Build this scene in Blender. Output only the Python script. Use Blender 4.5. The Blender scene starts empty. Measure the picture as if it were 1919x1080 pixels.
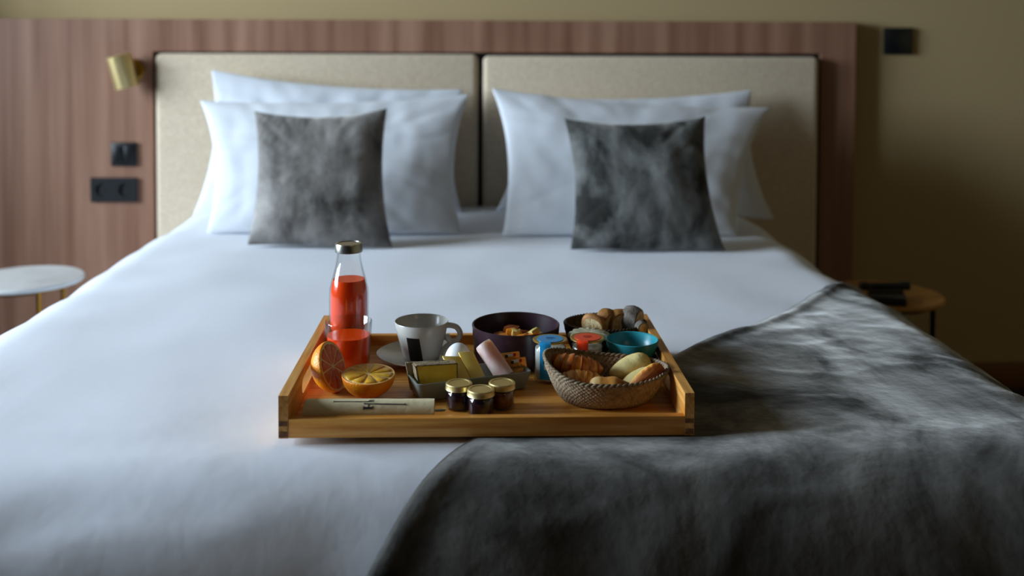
import bpy, bmesh, math, random
from mathutils import Vector, Matrix, Euler, noise
random.seed(7)
PI = math.pi
C = bpy.context.scene.collection
SC = bpy.context.scene

# ------------------------------------------------------------------ camera
F = 1900.0
cd = bpy.data.cameras.new('camera'); cam = bpy.data.objects.new('camera', cd); C.objects.link(cam)
CAMZ = 1.106
cam.location = (0, 0, CAMZ)
PITCH = math.radians(2.0); YAW = math.radians(1.8); ROLL = math.radians(0.22)
CM = Matrix.Rotation(-YAW, 3, 'Z') @ Matrix.Rotation(PI/2 - PITCH, 3, 'X') @ Matrix.Rotation(ROLL, 3, 'Z')
cam.rotation_euler = CM.to_euler()
cd.sensor_width = 36.0; cd.lens = 36.0*F/1919.0
PYC = 75 + F*math.tan(PITCH)
cd.shift_y = (PYC-540.0)/1919.0
cd.clip_start = 0.05
cd.dof.use_dof = True; cd.dof.focus_distance = 1.43; cd.dof.aperture_fstop = 2.7
SC.camera = cam

def ray(px, py):
    return CM @ Vector(((px-959.5)/F, -(py-PYC)/F, -1.0))
def at_y(px, py, Y):
    d = ray(px, py); return Vector((0, 0, CAMZ)) + d*(Y/d.y)
def at_z(px, py, z):
    d = ray(px, py); return Vector((0, 0, CAMZ)) + d*((z-CAMZ)/d.z)

# ------------------------------------------------------------------ world, lights, exposure
w = bpy.data.worlds.new('world'); SC.world = w; w.use_nodes = True
w.node_tree.nodes['Background'].inputs[0].default_value = (0.62, 0.78, 1.0, 1)
w.node_tree.nodes['Background'].inputs[1].default_value = 1.0
def area(name, loc, rot, sx, sy, power, col):
    l = bpy.data.lights.new(name, 'AREA'); l.shape = 'RECTANGLE'; l.size = sx; l.size_y = sy
    l.energy = power; l.color = col
    o = bpy.data.objects.new(name, l); C.objects.link(o); o.location = loc; o.rotation_euler = rot
    return o
WX = -3.6                       # inner face of the window wall
WY0, WY1, WZ0, WZ1 = 0.75, 2.60, 0.85, 2.52
area('window_daylight', (WX-0.32, (WY0+WY1)/2, (WZ0+WZ1)/2+0.1), (0, math.radians(-90), 0), 2.1, 2.0, 490, (0.72, 0.86, 1.0))
area('warm_fill_light', (1.2, -0.6, 2.45), (math.radians(25), math.radians(10), 0), 0.5, 0.5, 2.2, (1.0, 0.62, 0.30))  # unseen weak fill, added to lift and warm the shadows
SC.view_settings.view_transform = 'Standard'; SC.view_settings.look = 'None'
SC.view_settings.gamma = 1.0; SC.view_settings.use_curve_mapping = False
SC.view_settings.exposure = 0.0

# ------------------------------------------------------------------ materials
def lin(c):
    c = c.lstrip('#'); v = [int(c[i:i+2], 16)/255 for i in (0, 2, 4)]
    return tuple((x/12.92 if x <= 0.04045 else ((x+0.055)/1.055)**2.4) for x in v) + (1,)
MATS = {}
def mat(name, col, rough=0.5, metal=0.0, col2=None, nscale=5, stretch=(1, 1, 1), bump=0.0, bscale=None,
        lo=0.35, hi=0.65, detail=4, **kw):
    if name in MATS: return MATS[name]
    m = bpy.data.materials.new(name); m.use_nodes = True; MATS[name] = m
    nt = m.node_tree; b = nt.nodes['Principled BSDF']
    b.inputs['Base Color'].default_value = lin(col); b.inputs['Roughness'].default_value = rough
    b.inputs['Metallic'].default_value = metal
    for k, v in kw.items():
        b.inputs[k.replace('_', ' ')].default_value = v
    if col2 or bump:
        tc = nt.nodes.new('ShaderNodeTexCoord'); mp = nt.nodes.new('ShaderNodeMapping')
        mp.inputs['Scale'].default_value = stretch
        nt.links.new(tc.outputs['Object'], mp.inputs['Vector'])
    if col2:
        n = nt.nodes.new('ShaderNodeTexNoise'); n.inputs['Scale'].default_value = nscale; n.inputs['Detail'].default_value = detail
        nt.links.new(mp.outputs[0], n.inputs['Vector'])
        r = nt.nodes.new('ShaderNodeValToRGB'); r.color_ramp.elements[0].position = lo; r.color_ramp.elements[1].position = hi
        r.color_ramp.elements[0].color = lin(col); r.color_ramp.elements[1].color = lin(col2)
        nt.links.new(n.outputs[0], r.inputs[0]); nt.links.new(r.outputs[0], b.inputs['Base Color'])
    if bump:
        n2 = nt.nodes.new('ShaderNodeTexNoise'); n2.inputs['Scale'].default_value = bscale or nscale*4; n2.inputs['Detail'].default_value = 5
        nt.links.new(mp.outputs[0], n2.inputs['Vector'])
        bp = nt.nodes.new('ShaderNodeBump'); bp.inputs['Strength'].default_value = bump; bp.inputs['Distance'].default_value = 0.002
        nt.links.new(n2.outputs[0], bp.inputs['Height']); nt.links.new(bp.outputs[0], b.inputs['Normal'])
    return m
def attr_mat(name, stops, rough=0.6, bump=0.3, bscale=300, noise_amt=0.25, nscale=120, **kw):
    """colour from the mesh attribute 'bake' (how far the thing is baked / which zone it is), broken up by noise"""
    m = bpy.data.materials.new(name); m.use_nodes = True; MATS[name] = m
    nt = m.node_tree; b = nt.nodes['Principled BSDF']; b.inputs['Roughness'].default_value = rough
    for k, v in kw.items(): b.inputs[k.replace('_', ' ')].default_value = v
    a = nt.nodes.new('ShaderNodeAttribute'); a.attribute_name = 'bake'
    tc = nt.nodes.new('ShaderNodeTexCoord')
    n = nt.nodes.new('ShaderNodeTexNoise'); n.inputs['Scale'].default_value = nscale; n.inputs['Detail'].default_value = 4
    nt.links.new(tc.outputs['Object'], n.inputs['Vector'])
    ma = nt.nodes.new('ShaderNodeMath'); ma.operation = 'MULTIPLY_ADD'; ma.inputs[1].default_value = noise_amt*2
    sub = nt.nodes.new('ShaderNodeMath'); sub.operation = 'SUBTRACT'; sub.inputs[1].default_value = noise_amt
    nt.links.new(n.outputs[0], ma.inputs[0]); nt.links.new(a.outputs['Fac'], ma.inputs[2]); nt.links.new(ma.outputs[0], sub.inputs[0])
    r = nt.nodes.new('ShaderNodeValToRGB')
    e = r.color_ramp.elements
    e[0].position, e[0].color = stops[0][0], lin(stops[0][1]); e[1].position, e[1].color = stops[-1][0], lin(stops[-1][1])
    for p, c in stops[1:-1]:
        q = e.new(p); q.color = lin(c)
    nt.links.new(sub.outputs[0], r.inputs[0]); nt.links.new(r.outputs[0], b.inputs['Base Color'])
    n2 = nt.nodes.new('ShaderNodeTexNoise'); n2.inputs['Scale'].default_value = bscale
    nt.links.new(tc.outputs['Object'], n2.inputs['Vector'])
    bp = nt.nodes.new('ShaderNodeBump'); bp.inputs['Strength'].default_value = bump; bp.inputs['Distance'].default_value = 0.001
    nt.links.new(n2.outputs[0], bp.inputs['Height']); nt.links.new(bp.outputs[0], b.inputs['Normal'])
    return m

WHITE = mat('white_cotton', '#dde2ec', 0.85, bump=0.25, bscale=45, Sheen_Weight=0.15)
PILW = mat('pillow_cotton', '#d6dbe2', 0.85, bump=0.25, bscale=30, Sheen_Weight=0.15)
WALL = mat('wall_paint', '#b09a70', 0.9, bump=0.05, bscale=200)
WALNUT = mat('walnut_veneer', '#7c5541', 0.45, col2='#a57e68', nscale=3.2, stretch=(7, 7, 0.35), lo=0.3, hi=0.72, detail=8, bump=0.08, bscale=30)
BEIGE = mat('beige_upholstery', '#c8b69c', 0.9, col2='#dacab0', nscale=160, bump=0.5, bscale=350, Sheen_Weight=0.2)
DARKGAP = mat('dark_channel', '#14110d', 0.7)
BLACKP = mat('black_plastic', '#0d1216', 0.45)
BRASS = mat('brushed_brass', '#dcc890', 0.42, 1.0)
GOLDLEG = mat('gold_leg', '#8a6426', 0.35, 1.0)
MARBLE = mat('grey_marble', '#c9cbca', 0.3, col2='#9d9e9c', nscale=6, lo=0.45, hi=0.75)
CARPET = mat('dark_carpet', '#2a1d12', 0.95, bump=0.3, bscale=300)
BAMX = mat('bamboo_x', '#bd7420', 0.42, col2='#dfa350', nscale=6, stretch=(1.2, 22, 22), bump=0.06, bscale=30)
BAMY = mat('bamboo_y', '#be7826', 0.42, col2='#e2ac60', nscale=6, stretch=(22, 1.2, 22), bump=0.06, bscale=30)
BAMEND = mat('bamboo_end_grain', '#54341a', 0.6, col2='#87592d', nscale=120)

# ------------------------------------------------------------------ geometry helpers
def tag(o, label=None, cat=None, group=None, kind=None):
    if label: o['label'] = label
    if cat: o['category'] = cat
    if group: o['group'] = group
    if kind: o['kind'] = kind
    return o
def empty(name, loc, label, cat, group=None, rz=0):
    o = bpy.data.objects.new(name, None); C.objects.link(o); o.location = loc; o.rotation_euler = (0, 0, rz)
    o.empty_display_size = 0.02
    return tag(o, label, cat, group)
def link(name, me, m, parent=None, loc=(0, 0, 0), rot=(0, 0, 0), smooth=True, angle=35):
    if smooth:
        me.shade_smooth() if hasattr(me, 'shade_smooth') else None
        if angle: me.set_sharp_from_angle(angle=math.radians(angle))
    elif hasattr(me, 'shade_flat'): me.shade_flat()
    o = bpy.data.objects.new(name, me); C.objects.link(o); o.location = loc; o.rotation_euler = rot
    if m: me.materials.append(m)
    if parent: o.parent = parent
    return o
def mesh(verts, faces, attr=None):
    me = bpy.data.meshes.new('m'); me.from_pydata([tuple(v) for v in verts], [], faces); me.validate(); me.update()
    bm = bmesh.new(); bm.from_mesh(me); bmesh.ops.recalc_face_normals(bm, faces=bm.faces); bm.to_mesh(me); bm.free()
    if attr:
        a = me.attributes.new('bake', 'FLOAT', 'POINT')
        a.data.foreach_set('value', attr)
    return me
def grid_faces(nu, nv, wrap_u=False, off=0):
    f = []
    for j in range(nv-1):
        for i in range(nu if wrap_u else nu-1):
            i2 = (i+1) % nu
            f.append((off+j*nu+i, off+j*nu+i2, off+(j+1)*nu+i2, off+(j+1)*nu+i))
    return f
def box_me(lo, hi, bev=0.0, seg=2):
    bm = bmesh.new(); bmesh.ops.create_cube(bm, size=1)
    for v in bm.verts:
        v.co = Vector([lo[k] + (v.co[k]+0.5)*(hi[k]-lo[k]) for k in range(3)])
    if bev: bmesh.ops.bevel(bm, geom=bm.edges[:], offset=bev, segments=seg, profile=0.5, affect='EDGES')
    me = bpy.data.meshes.new('b'); bm.to_mesh(me); bm.free(); return me
def box(name, lo, hi, m, parent=None, bev=0.0, seg=2, **k):
    return link(name, box_me(lo, hi, bev, seg), m, parent, **k)
def lathe_me(prof, seg=48, mod=None, attrf=None):
    vs = []; at = []
    for j, (r, z) in enumerate(prof):
        for i in range(seg):
            a = 2*PI*i/seg; rr = r
            if mod: rr = mod(r, z, a, j)
            vs.append((rr*math.cos(a), rr*math.sin(a), z))
            if attrf: at.append(attrf(r, z, a, j))
    f = grid_faces(seg, len(prof), True)
    if prof[0][0] > 1e-5:
        pass
    me = bpy.data.meshes.new('l')
    bm = bmesh.new(); bv = [bm.verts.new(v) for v in vs]
    for q in f: bm.faces.new([bv[k] for k in q])
    bmesh.ops.remove_doubles(bm, verts=bm.verts, dist=1e-6)
    bmesh.ops.dissolve_degenerate(bm, edges=bm.edges, dist=1e-7)
    bmesh.ops.recalc_face_normals(bm, faces=bm.faces)
    bm.to_mesh(me); bm.free()
    return me
def lathe(name, prof, m, parent=None, seg=48, mod=None, **k):
    return link(name, lathe_me(prof, seg, mod), m, parent, **k)
def tube_me(pts, r, seg=12, cap=True, flat=1.0):
    pts = [Vector(p) for p in pts]; n = len(pts); vs = []
    up = None
    for i, p in enumerate(pts):
        t = (pts[min(i+1, n-1)] - pts[max(i-1, 0)]).normalized()
        if up is None:
            up = Vector((0, 0, 1)) if abs(t.z) < 0.9 else Vector((0, 1, 0))
        s = t.cross(up).normalized(); u2 = s.cross(t).normalized(); up = u2
        rr = r[i] if isinstance(r, (list, tuple)) else r
        for k in range(seg):
            a = 2*PI*k/seg; vs.append(p + s*math.cos(a)*rr + u2*math.sin(a)*rr*flat)
    f = grid_faces(seg, n, True)
    if cap:
        f.append(tuple(range(seg))[::-1]); f.append(tuple(range((n-1)*seg, n*seg)))
    return mesh(vs, f)
def smooth_path(pts, k=6, closed=False):
    pts = [Vector(p) for p in pts]; out = []; n = len(pts)
    for i in range(n if closed else n-1):
        g = (lambda j: pts[j % n]) if closed else (lambda j: pts[max(0, min(n-1, j))])
        p0, p1, p2, p3 = g(i-1), g(i), g(i+1), g(i+2)
        for s in range(k):
            t = s/k
            out.append(0.5*((2*p1)+(-p0+p2)*t+(2*p0-5*p1+4*p2-p3)*t*t+(-p0+3*p1-3*p2+p3)*t**3))
    if not closed: out.append(pts[-1])
    return out
def prism_me(outline, holes, depth, axis='X'):
    """2-D outline with holes, extruded; axis = direction of the thickness"""
    cu = bpy.data.curves.new('c', 'CURVE'); cu.dimensions = '2D'; cu.fill_mode = 'BOTH'; cu.extrude = depth/2; cu.bevel_depth = 0.0
    for pl in [outline]+holes:
        s = cu.splines.new('POLY'); s.points.add(len(pl)-1); s.use_cyclic_u = True
        for i, p in enumerate(pl): s.points[i].co = (p[0], p[1], 0, 1)
    o = bpy.data.objects.new('t', cu); me = bpy.data.meshes.new_from_object(o); bpy.data.objects.remove(o); bpy.data.curves.remove(cu)
    if axis == 'X': M = Matrix(((0, 0, 1, 0), (1, 0, 0, 0), (0, 1, 0, 0), (0, 0, 0, 1)))
    elif axis == 'Y': M = Matrix(((1, 0, 0, 0), (0, 0, -1, 0), (0, 1, 0, 0), (0, 0, 0, 1)))
    else: M = Matrix.Identity(4)
    me.transform(M)
    bm = bmesh.new(); bm.from_mesh(me); bmesh.ops.remove_doubles(bm, verts=bm.verts, dist=1e-6); bmesh.ops.recalc_face_normals(bm, faces=bm.faces); bm.to_mesh(me); bm.free()
    return me
def slab_me(c, n, t, bev=0.0006):
    """quad c (4 points) thickened by t along -n"""
    c = [Vector(p) for p in c]; n = Vector(n).normalized()
    bm = bmesh.new(); a = [bm.verts.new(p) for p in c]; b = [bm.verts.new(p - n*t) for p in c]
    bm.faces.new(a); bm.faces.new(b[::-1])
    for i in range(4): bm.faces.new((a[i], b[i], b[(i+1) % 4], a[(i+1) % 4]))
    bmesh.ops.recalc_face_normals(bm, faces=bm.faces)
    if bev: bmesh.ops.bevel(bm, geom=bm.edges[:], offset=bev, segments=2, profile=0.5, affect='EDGES')
    me = bpy.data.meshes.new('s'); bm.to_mesh(me); bm.free(); return me
def text_me(s, size, depth=0.0002):
    cu = bpy.data.curves.new('t', 'FONT'); cu.body = s; cu.size = size; cu.extrude = depth; cu.align_x = 'CENTER'; cu.align_y = 'CENTER'
    o = bpy.data.objects.new('t', cu); me = bpy.data.meshes.new_from_object(o); bpy.data.objects.remove(o); return me
def copy_tree(o, parent=None):
    c = o.copy(); C.objects.link(c)
    if parent: c.parent = parent
    for ch in list(o.children): copy_tree(ch, c)
    return c
def N(x, y, z=0.0): return noise.noise(Vector((x, y, z)))

# ================================================================== the room
YW = 3.17                          # face of the rear wall
def struct(o): o['kind'] = 'structure'; return o
XR = 3.6; YB = -5.0; ZC = 2.6
struct(box('floor', (WX-0.2, YB-0.1, -0.1), (XR+0.1, YW+0.1, 0), CARPET))
struct(box('ceiling', (WX-0.2, YB-0.1, ZC), (XR+0.1, YW+0.1, ZC+0.1), mat('ceiling_paint', '#4a4234', 0.9)))
struct(box('wall_back', (WX-0.2, YW, 0), (XR+0.1, YW+0.1, ZC), WALL))
struct(box('wall_right', (XR, YB, 0), (XR+0.1, YW, ZC), WALL))
struct(box('wall_front', (WX-0.2, YB-0.1, 0), (XR+0.1, YB, ZC), mat('dark_panelling', '#3d3127', 0.7)))
pl = prism_me([(YB, 0), (YW, 0), (YW, ZC), (YB, ZC)], [[(WY0, WZ0), (WY1, WZ0), (WY1, WZ1), (WY0, WZ1)]], 0.2, 'X')
struct(link('wall_left', pl, WALL, loc=(WX-0.1, 0, 0), smooth=False))
wf = struct(link('window_1', prism_me([(WY0, WZ0), (WY1, WZ0), (WY1, WZ1), (WY0, WZ1)],
      [[(WY0+.05, WZ0+.05), (WY0+.775, WZ0+.05), (WY0+.775, WZ1-.05), (WY0+.05, WZ1-.05)], [(WY0+.825, WZ0+.05), (WY1-.05, WZ0+.05), (WY1-.05, WZ1-.05), (WY0+.825, WZ1-.05)]], 0.05, 'X'),
      mat('window_frame', '#d8d6d0', 0.5), loc=(WX-0.15, 0, 0), smooth=False))
cw = []  # unseen pleated cloth, added to block window light from the panel's left end
for j in range(12):
    for i in range(90):
        x = -2.85+0.95*i/89; cw.append((x, 2.84+0.03*math.sin(i*0.62), 0.02+2.4*j/11))
cur = link('occluder', mesh(cw, grid_faces(90, 12)), mat('occluder_cloth', '#8a8478', 0.9), angle=None)
cur.modifiers.new('s', 'SOLIDIFY').thickness = 0.004
tag(cur, 'heavy curtain of pleated cloth, added to shade the far left of the wall panel, beyond the left edge of the picture', 'occluder')
# baseboard right of the headboard panel
zb = at_y(1870, 681, YW-0.015).z
bb = struct(box('baseboard_back', (at_y(1604, 400, YW).x+0.005, YW-0.016, 0), (XR, YW, zb), mat('baseboard_wood', '#7d5426', 0.5), bev=0.003))

# ------------------------------------------------------------------ headboard: walnut panel with two upholstered pads
YP = 3.13                          # front of walnut
xl = WX; xr = at_y(1602, 200, YP).x; zt = at_y(900, 38.5, YP).z
hx0 = at_y(287, 200, YP).x; hx1 = at_y(1538, 200, YP).x; hz1 = at_y(900, 98.5, YP).z
hb = empty('headboard', ((hx0+hx1)/2, YP, 0), 'walnut veneered headboard wall panel with two beige upholstered pads', 'headboard')
def rel(lo, hi, org): return tuple(lo[i]-org[i] for i in range(3)), tuple(hi[i]-org[i] for i in range(3))
org = hb.location
wp = prism_me([(xl-org.x+0.005, 0.002), (hx0-org.x, 0.002), (hx0-org.x, hz1), (hx1-org.x, hz1), (hx1-org.x, 0.002), (xr-org.x, 0.002), (xr-org.x, zt), (xl-org.x+0.005, zt)], [], 0.032, 'Y')
link('wood_panel', wp, WALNUT, hb, loc=(0, 0.016, 0), smooth=False)
box('backing', (hx0-org.x+0.0005, 0.022, 0.1), (hx1-org.x-0.0005, 0.032, hz1-0.0005), DARKGAP, hb)
xg0 = at_y(896, 200, YP-.03).x; xg1 = at_y(904.5, 200, YP-.03).x
px0 = at_y(291, 200, YP-.03).x; px1 = at_y(1534, 200, YP-.03).x
def pad(x0, x1, ztop):
    me = box_me((x0-org.x, -0.035, 0.25), (x1-org.x, 0.021, ztop), 0.018, 5)
    return link('upholstered_pad', me, BEIGE, hb)
pad(px0, xg0, at_y(590, 101, YP-.03).z)
pad(xg1, px1, at_y(1220, 106, YP-.03).z)

# ------------------------------------------------------------------ wall lamp, switches
def on_wall(px0, py0, px1, py1, Y):
    a = at_y(px0, py1, Y); b = at_y(px1, py0, Y); return a, b
a, b = on_wall(210, 267, 257, 311, YP)
s = empty('light_switch', ((a.x+b.x)/2, YP, (a.z+b.z)/2), 'square black light switch plate on the walnut panel, above the double socket', 'switch')
hw, hh = (b.x-a.x)/2, (b.z-a.z)/2
box('plate', (-hw, -0.009, -hh), (hw, -0.0005, hh), BLACKP, s, bev=0.002)
for k in (-1, 1):
    box('rocker', (k*hw*0.42-hw*0.36, -0.0125, -hh*0.72), (k*hw*0.42+hw*0.36, -0.009, hh*0.72), mat('black_rocker', '#0a0f13', 0.35), s, bev=0.001)
a, b = on_wall(172, 333, 258, 378, YP)
s = empty('power_socket', ((a.x+b.x)/2, YP, (a.z+b.z)/2), 'wide black double power socket on the walnut panel, below the switch', 'socket')
hw, hh = (b.x-a.x)/2, (b.z-a.z)/2
pm = prism_me([(-hw, -hh), (hw, -hh), (hw, hh), (-hw, hh)],
    [[(k*hw*0.5+0.021*math.cos(t*PI/16), 0.021*math.sin(t*PI/16)) for t in range(32)] for k in (-1, 1)], 0.009, 'Y')
link('plate', pm, BLACKP, s, loc=(0, -0.005, 0), smooth=False)
for k in (-1, 1):
    o = lathe('socket_well', [(0, 0.001), (0.0206, 0.001), (0.0206, 0.0075), (0.019, 0.0075), (0.019, 0.003), (0, 0.003)], mat('socket_black', '#06090b', 0.5), s, 32, loc=(k*hw*0.5, -0.0005, 0), rot=(PI/2, 0, 0))
    for q in (-1, 1):
        lathe('contact_hole', [(0, 0), (0.0025, 0), (0.0025, 0.0012), (0, 0.0012)], mat('hole_black', '#000000', 0.9), o, 12, loc=(q*0.009, 0, 0.003))
a, b = on_wall(1655, 52, 1709, 102, YW)
s = empty('wall_thermostat', ((a.x+b.x)/2, YW, (a.z+b.z)/2), 'small square black control plate alone on the dark plaster wall right of the headboard', 'switch')
hw, hh = (b.x-a.x)/2, (b.z-a.z)/2
box('plate', (-hw, -0.010, -hh), (hw, -0.0005, hh), BLACKP, s, bev=0.002)
box('rocker', (-hw*0.8, -0.013, -hh*0.8), (hw*0.8, -0.010, hh*0.8), MATS['black_rocker'], s, bev=0.001)
# brass reading lamp
pc = at_y(231, 133, YP-0.06)
lm = empty('reading_lamp', (pc.x, YP, pc.z), 'small brass cylinder reading lamp mounted on the walnut panel', 'lamp')
r = 0.036; L = 0.098
shade = lathe('lamp_shade', [(0, L/2), (r-0.003, L/2), (r, L/2-0.003), (r, -L/2), (r-0.003, -L/2), (r-0.003, L/2-0.006), (0, L/2-0.006)], BRASS, lm, 48,
      loc=(0, -0.062, 0), rot=(math.radians(8), math.radians(-13), 0))
lathe('bulb', [(0, -0.02), (0.018, -0.02), (0.022, 0), (0.018, 0.02), (0, 0.03)], mat('frosted_bulb', '#d8d3c0', 0.4), lm, 24, loc=(0, -0.062, 0), rot=(math.radians(8), math.radians(-13), 0))
bx = at_y(249, 133, YP-0.01)
o = lathe('wall_bracket', [(0, 0.0005), (0.034, 0.0005), (0.034, 0.012), (0.031, 0.015), (0, 0.015)], mat('brass_bracket', '#a88432', 0.35, 1.0), lm, 40, loc=(bx.x-pc.x, 0, 0.002), rot=(PI/2, 0, 0))
link('arm', tube_me([(bx.x-pc.x, -0.014, 0.002), (bx.x-pc.x, -0.05, 0.002), (0.02, -0.06, 0)], 0.006), BRASS, lm)

# ------------------------------------------------------------------ bedside tables
def side_table(name, px, py, Z, rad, top_m, leg_m, label, angs, thick=0.012):
    c = at_z(px, py, Z)
    t = empty(name, (c.x, c.y, 0), label, 'table', )
    lathe('table_top', [(0, Z-thick), (rad-0.003, Z-thick), (rad, Z-thick+0.003), (rad, Z-0.003), (rad-0.003, Z), (0, Z)], top_m, t, 64)
    ring = [(0.80*rad*math.cos(q*PI/24), 0.80*rad*math.sin(q*PI/24), Z-thick-0.006) for q in range(49)]
    link('ring', tube_me(ring, 0.005, 8, False), leg_m, t)
    for an in angs:
        ca, sa = math.cos(math.radians(an)), math.sin(math.radians(an))
        link('leg', tube_me([(0.8*rad*ca, 0.8*rad*sa, Z-thick-0.004), (0.8*rad*ca, 0.8*rad*sa, 0.001)], 0.0065, 10), leg_m, t)
    ring2 = [(0.80*rad*math.cos(q*PI/24), 0.80*rad*math.sin(q*PI/24), 0.03) for q in range(49)]
    link('foot_ring', tube_me(ring2, 0.005, 8, False), leg_m, t)
    return t, c
t1, c1 = side_table('bedside_table', 46, 520, 0.47, 0.148, MARBLE, GOLDLEG, 'round bedside table with grey marble top and thin gold legs', (-50, 60, 150, 240))
t2, c2 = side_table('bedside_table', 1657, 550, 0.47, 0.143, mat('warm_wood_top', '#b3813a', 0.45, col2='#a06f2f', nscale=8), mat('dark_leg', '#1c140c', 0.5, 0.6), 'round bedside table with a warm tan top and dark legs, holding a black telephone', (-20, 70, 160, 250))
# telephone
ph = empty('telephone', (0, 0, 0), 'black telephone with its handset on the tan bedside table', 'phone')
zt2 = 0.4705
a = at_z(1688, 566, zt2); 
ph.location = (a.x, a.y, zt2)
pb = prism_me([(-0.055, 0), (0.03, 0), (0.03, 0.012), (0.0, 0.03), (-0.055, 0.034)], [], 0.08, 'X')
link('base', box_me((-0.075, -0.045, 0), (0.01, 0.05, 0.02), 0.004), BLACKP, ph, rot=(0, 0, math.radians(-18)))
h0 = at_y(1612, 542, a.y+0.03) - ph.location; h1 = at_y(1704, 539, a.y+0.03) - ph.location
dz = 0.032-min(h0.z, h1.z)
hp = [h0, h0*0.75+h1*0.25+Vector((0, 0, 0.004)), h0*0.25+h1*0.75+Vector((0, 0, 0.004)), h1]
hp = [Vector((p.x, p.y, 0.032)) for p in hp]
link('handset', tube_me(smooth_path(hp, 5), [0.011]*2+[0.013]*2+[0.0105]*8+[0.013]*2+[0.014, 0.010], 14, flat=0.8), mat('handset_black', '#05090c', 0.4), ph)

# ------------------------------------------------------------------ bed
Z0 = 0.600; XC = -0.03; LX = 0.745; RX = 0.135; YF = 1.238; RY = 0.145
def prof(s, R):
    """s = distance past the start of the curve -> (advance, drop, sin, cos)"""
    if s <= 0: return s, 0.0, 0.0, 1.0
    ph_ = s/R
    if ph_ < PI/2: return R*math.sin(ph_), R*(1-math.cos(ph_)), math.sin(ph_), math.cos(ph_)
    return R, R + (s-R*PI/2), 1.0, 0.0
def bed_pt(a, b, h=0.0):
    sx = 1 if a >= XC else -1
    ax, dx, sn, cs = prof(abs(a-XC)-LX, RX)
    x = XC + sx*(LX+ax)
    ay, dy, sn2, cs2 = prof(YF-b, RY)
    y = YF - ay
    n = Vector((sx*sn, -sn2, cs*cs2)); n.normalize()
    return Vector((x, y, Z0-dx-dy)) + n*h
TX0, TX1, TY0, TY1 = -0.27, 0.285, 1.26, 1.65
def tray_mask(x, y, m=0.10):
    dx = max(TX0-x, 0, x-TX1); dy = max(TY0-y, 0, y-TY1)
    return min(1.0, math.hypot(dx, dy)/m)
def duvet_h(a, b):
    k = tray_mask(a, b, 0.14)
    h = 0.007*N(a*2.2, b*2.2, 3) + 0.003*N(a*6, b*6, 8)
    wr = N(a*3+5, b*9, 1.7); h += 0.003*max(0, 1-abs(wr)*7)*max(0, min(1, (1.5-b)*2))
    edge = max(0, min(1, (abs(a-XC)-LX+0.10)*6)); h += edge*0.008*N(a*2, b*7, 9)
    fr = max(0, min(1, (1.35-b)*4)); 
    h += fr*(0.010*N(a*3.1, b*5, 4.4) + 0.004*N(a*9, b*16, 2.2))
    return h*k*0.9 - 0.002
bed = empty('bed', (XC, 2.1, 0), 'wide double bed under the white duvet', 'bed')
box('mattress', (-0.84, -0.94, 0.30), (0.84, 0.97, 0.57), mat('mattress_cloth', '#d2d2d0', 0.9), bed, bev=0.06, seg=4)
box('bed_base', (-0.80, -0.90, 0.10), (0.80, 0.96, 0.299), mat('bed_base_cloth', '#2c2925', 0.9), bed, bev=0.01)
for sx in (-1, 1):
    for sy in (-0.8, 0.86):
        box('leg', (sx*0.7-0.03, sy-0.03, 0.0005), (sx*0.7+0.03, sy+0.03, 0.0995), BLACKP, bed)
nu, nv = 170, 190
A0, A1 = XC-LX-0.52, XC+LX+0.52; B0, B1 = 3.085, YF-0.60
vs = []
for j in range(nv):
    b = B0+(B1-B0)*j/(nv-1)
    for i in range(nu):
        a = A0+(A1-A0)*i/(nu-1)
        p = bed_pt(a, b, duvet_h(a, b)); p.z = max(p.z, 0.12)
        vs.append(p)
dv = link('duvet', mesh(vs, grid_faces(nu, nv)), WHITE, angle=None)
md = dv.modifiers.new('s', 'SOLIDIFY'); md.thickness = 0.018; md.offset = -1
tag(dv, 'smooth white cotton duvet spread over the whole bed', 'duvet')

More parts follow.
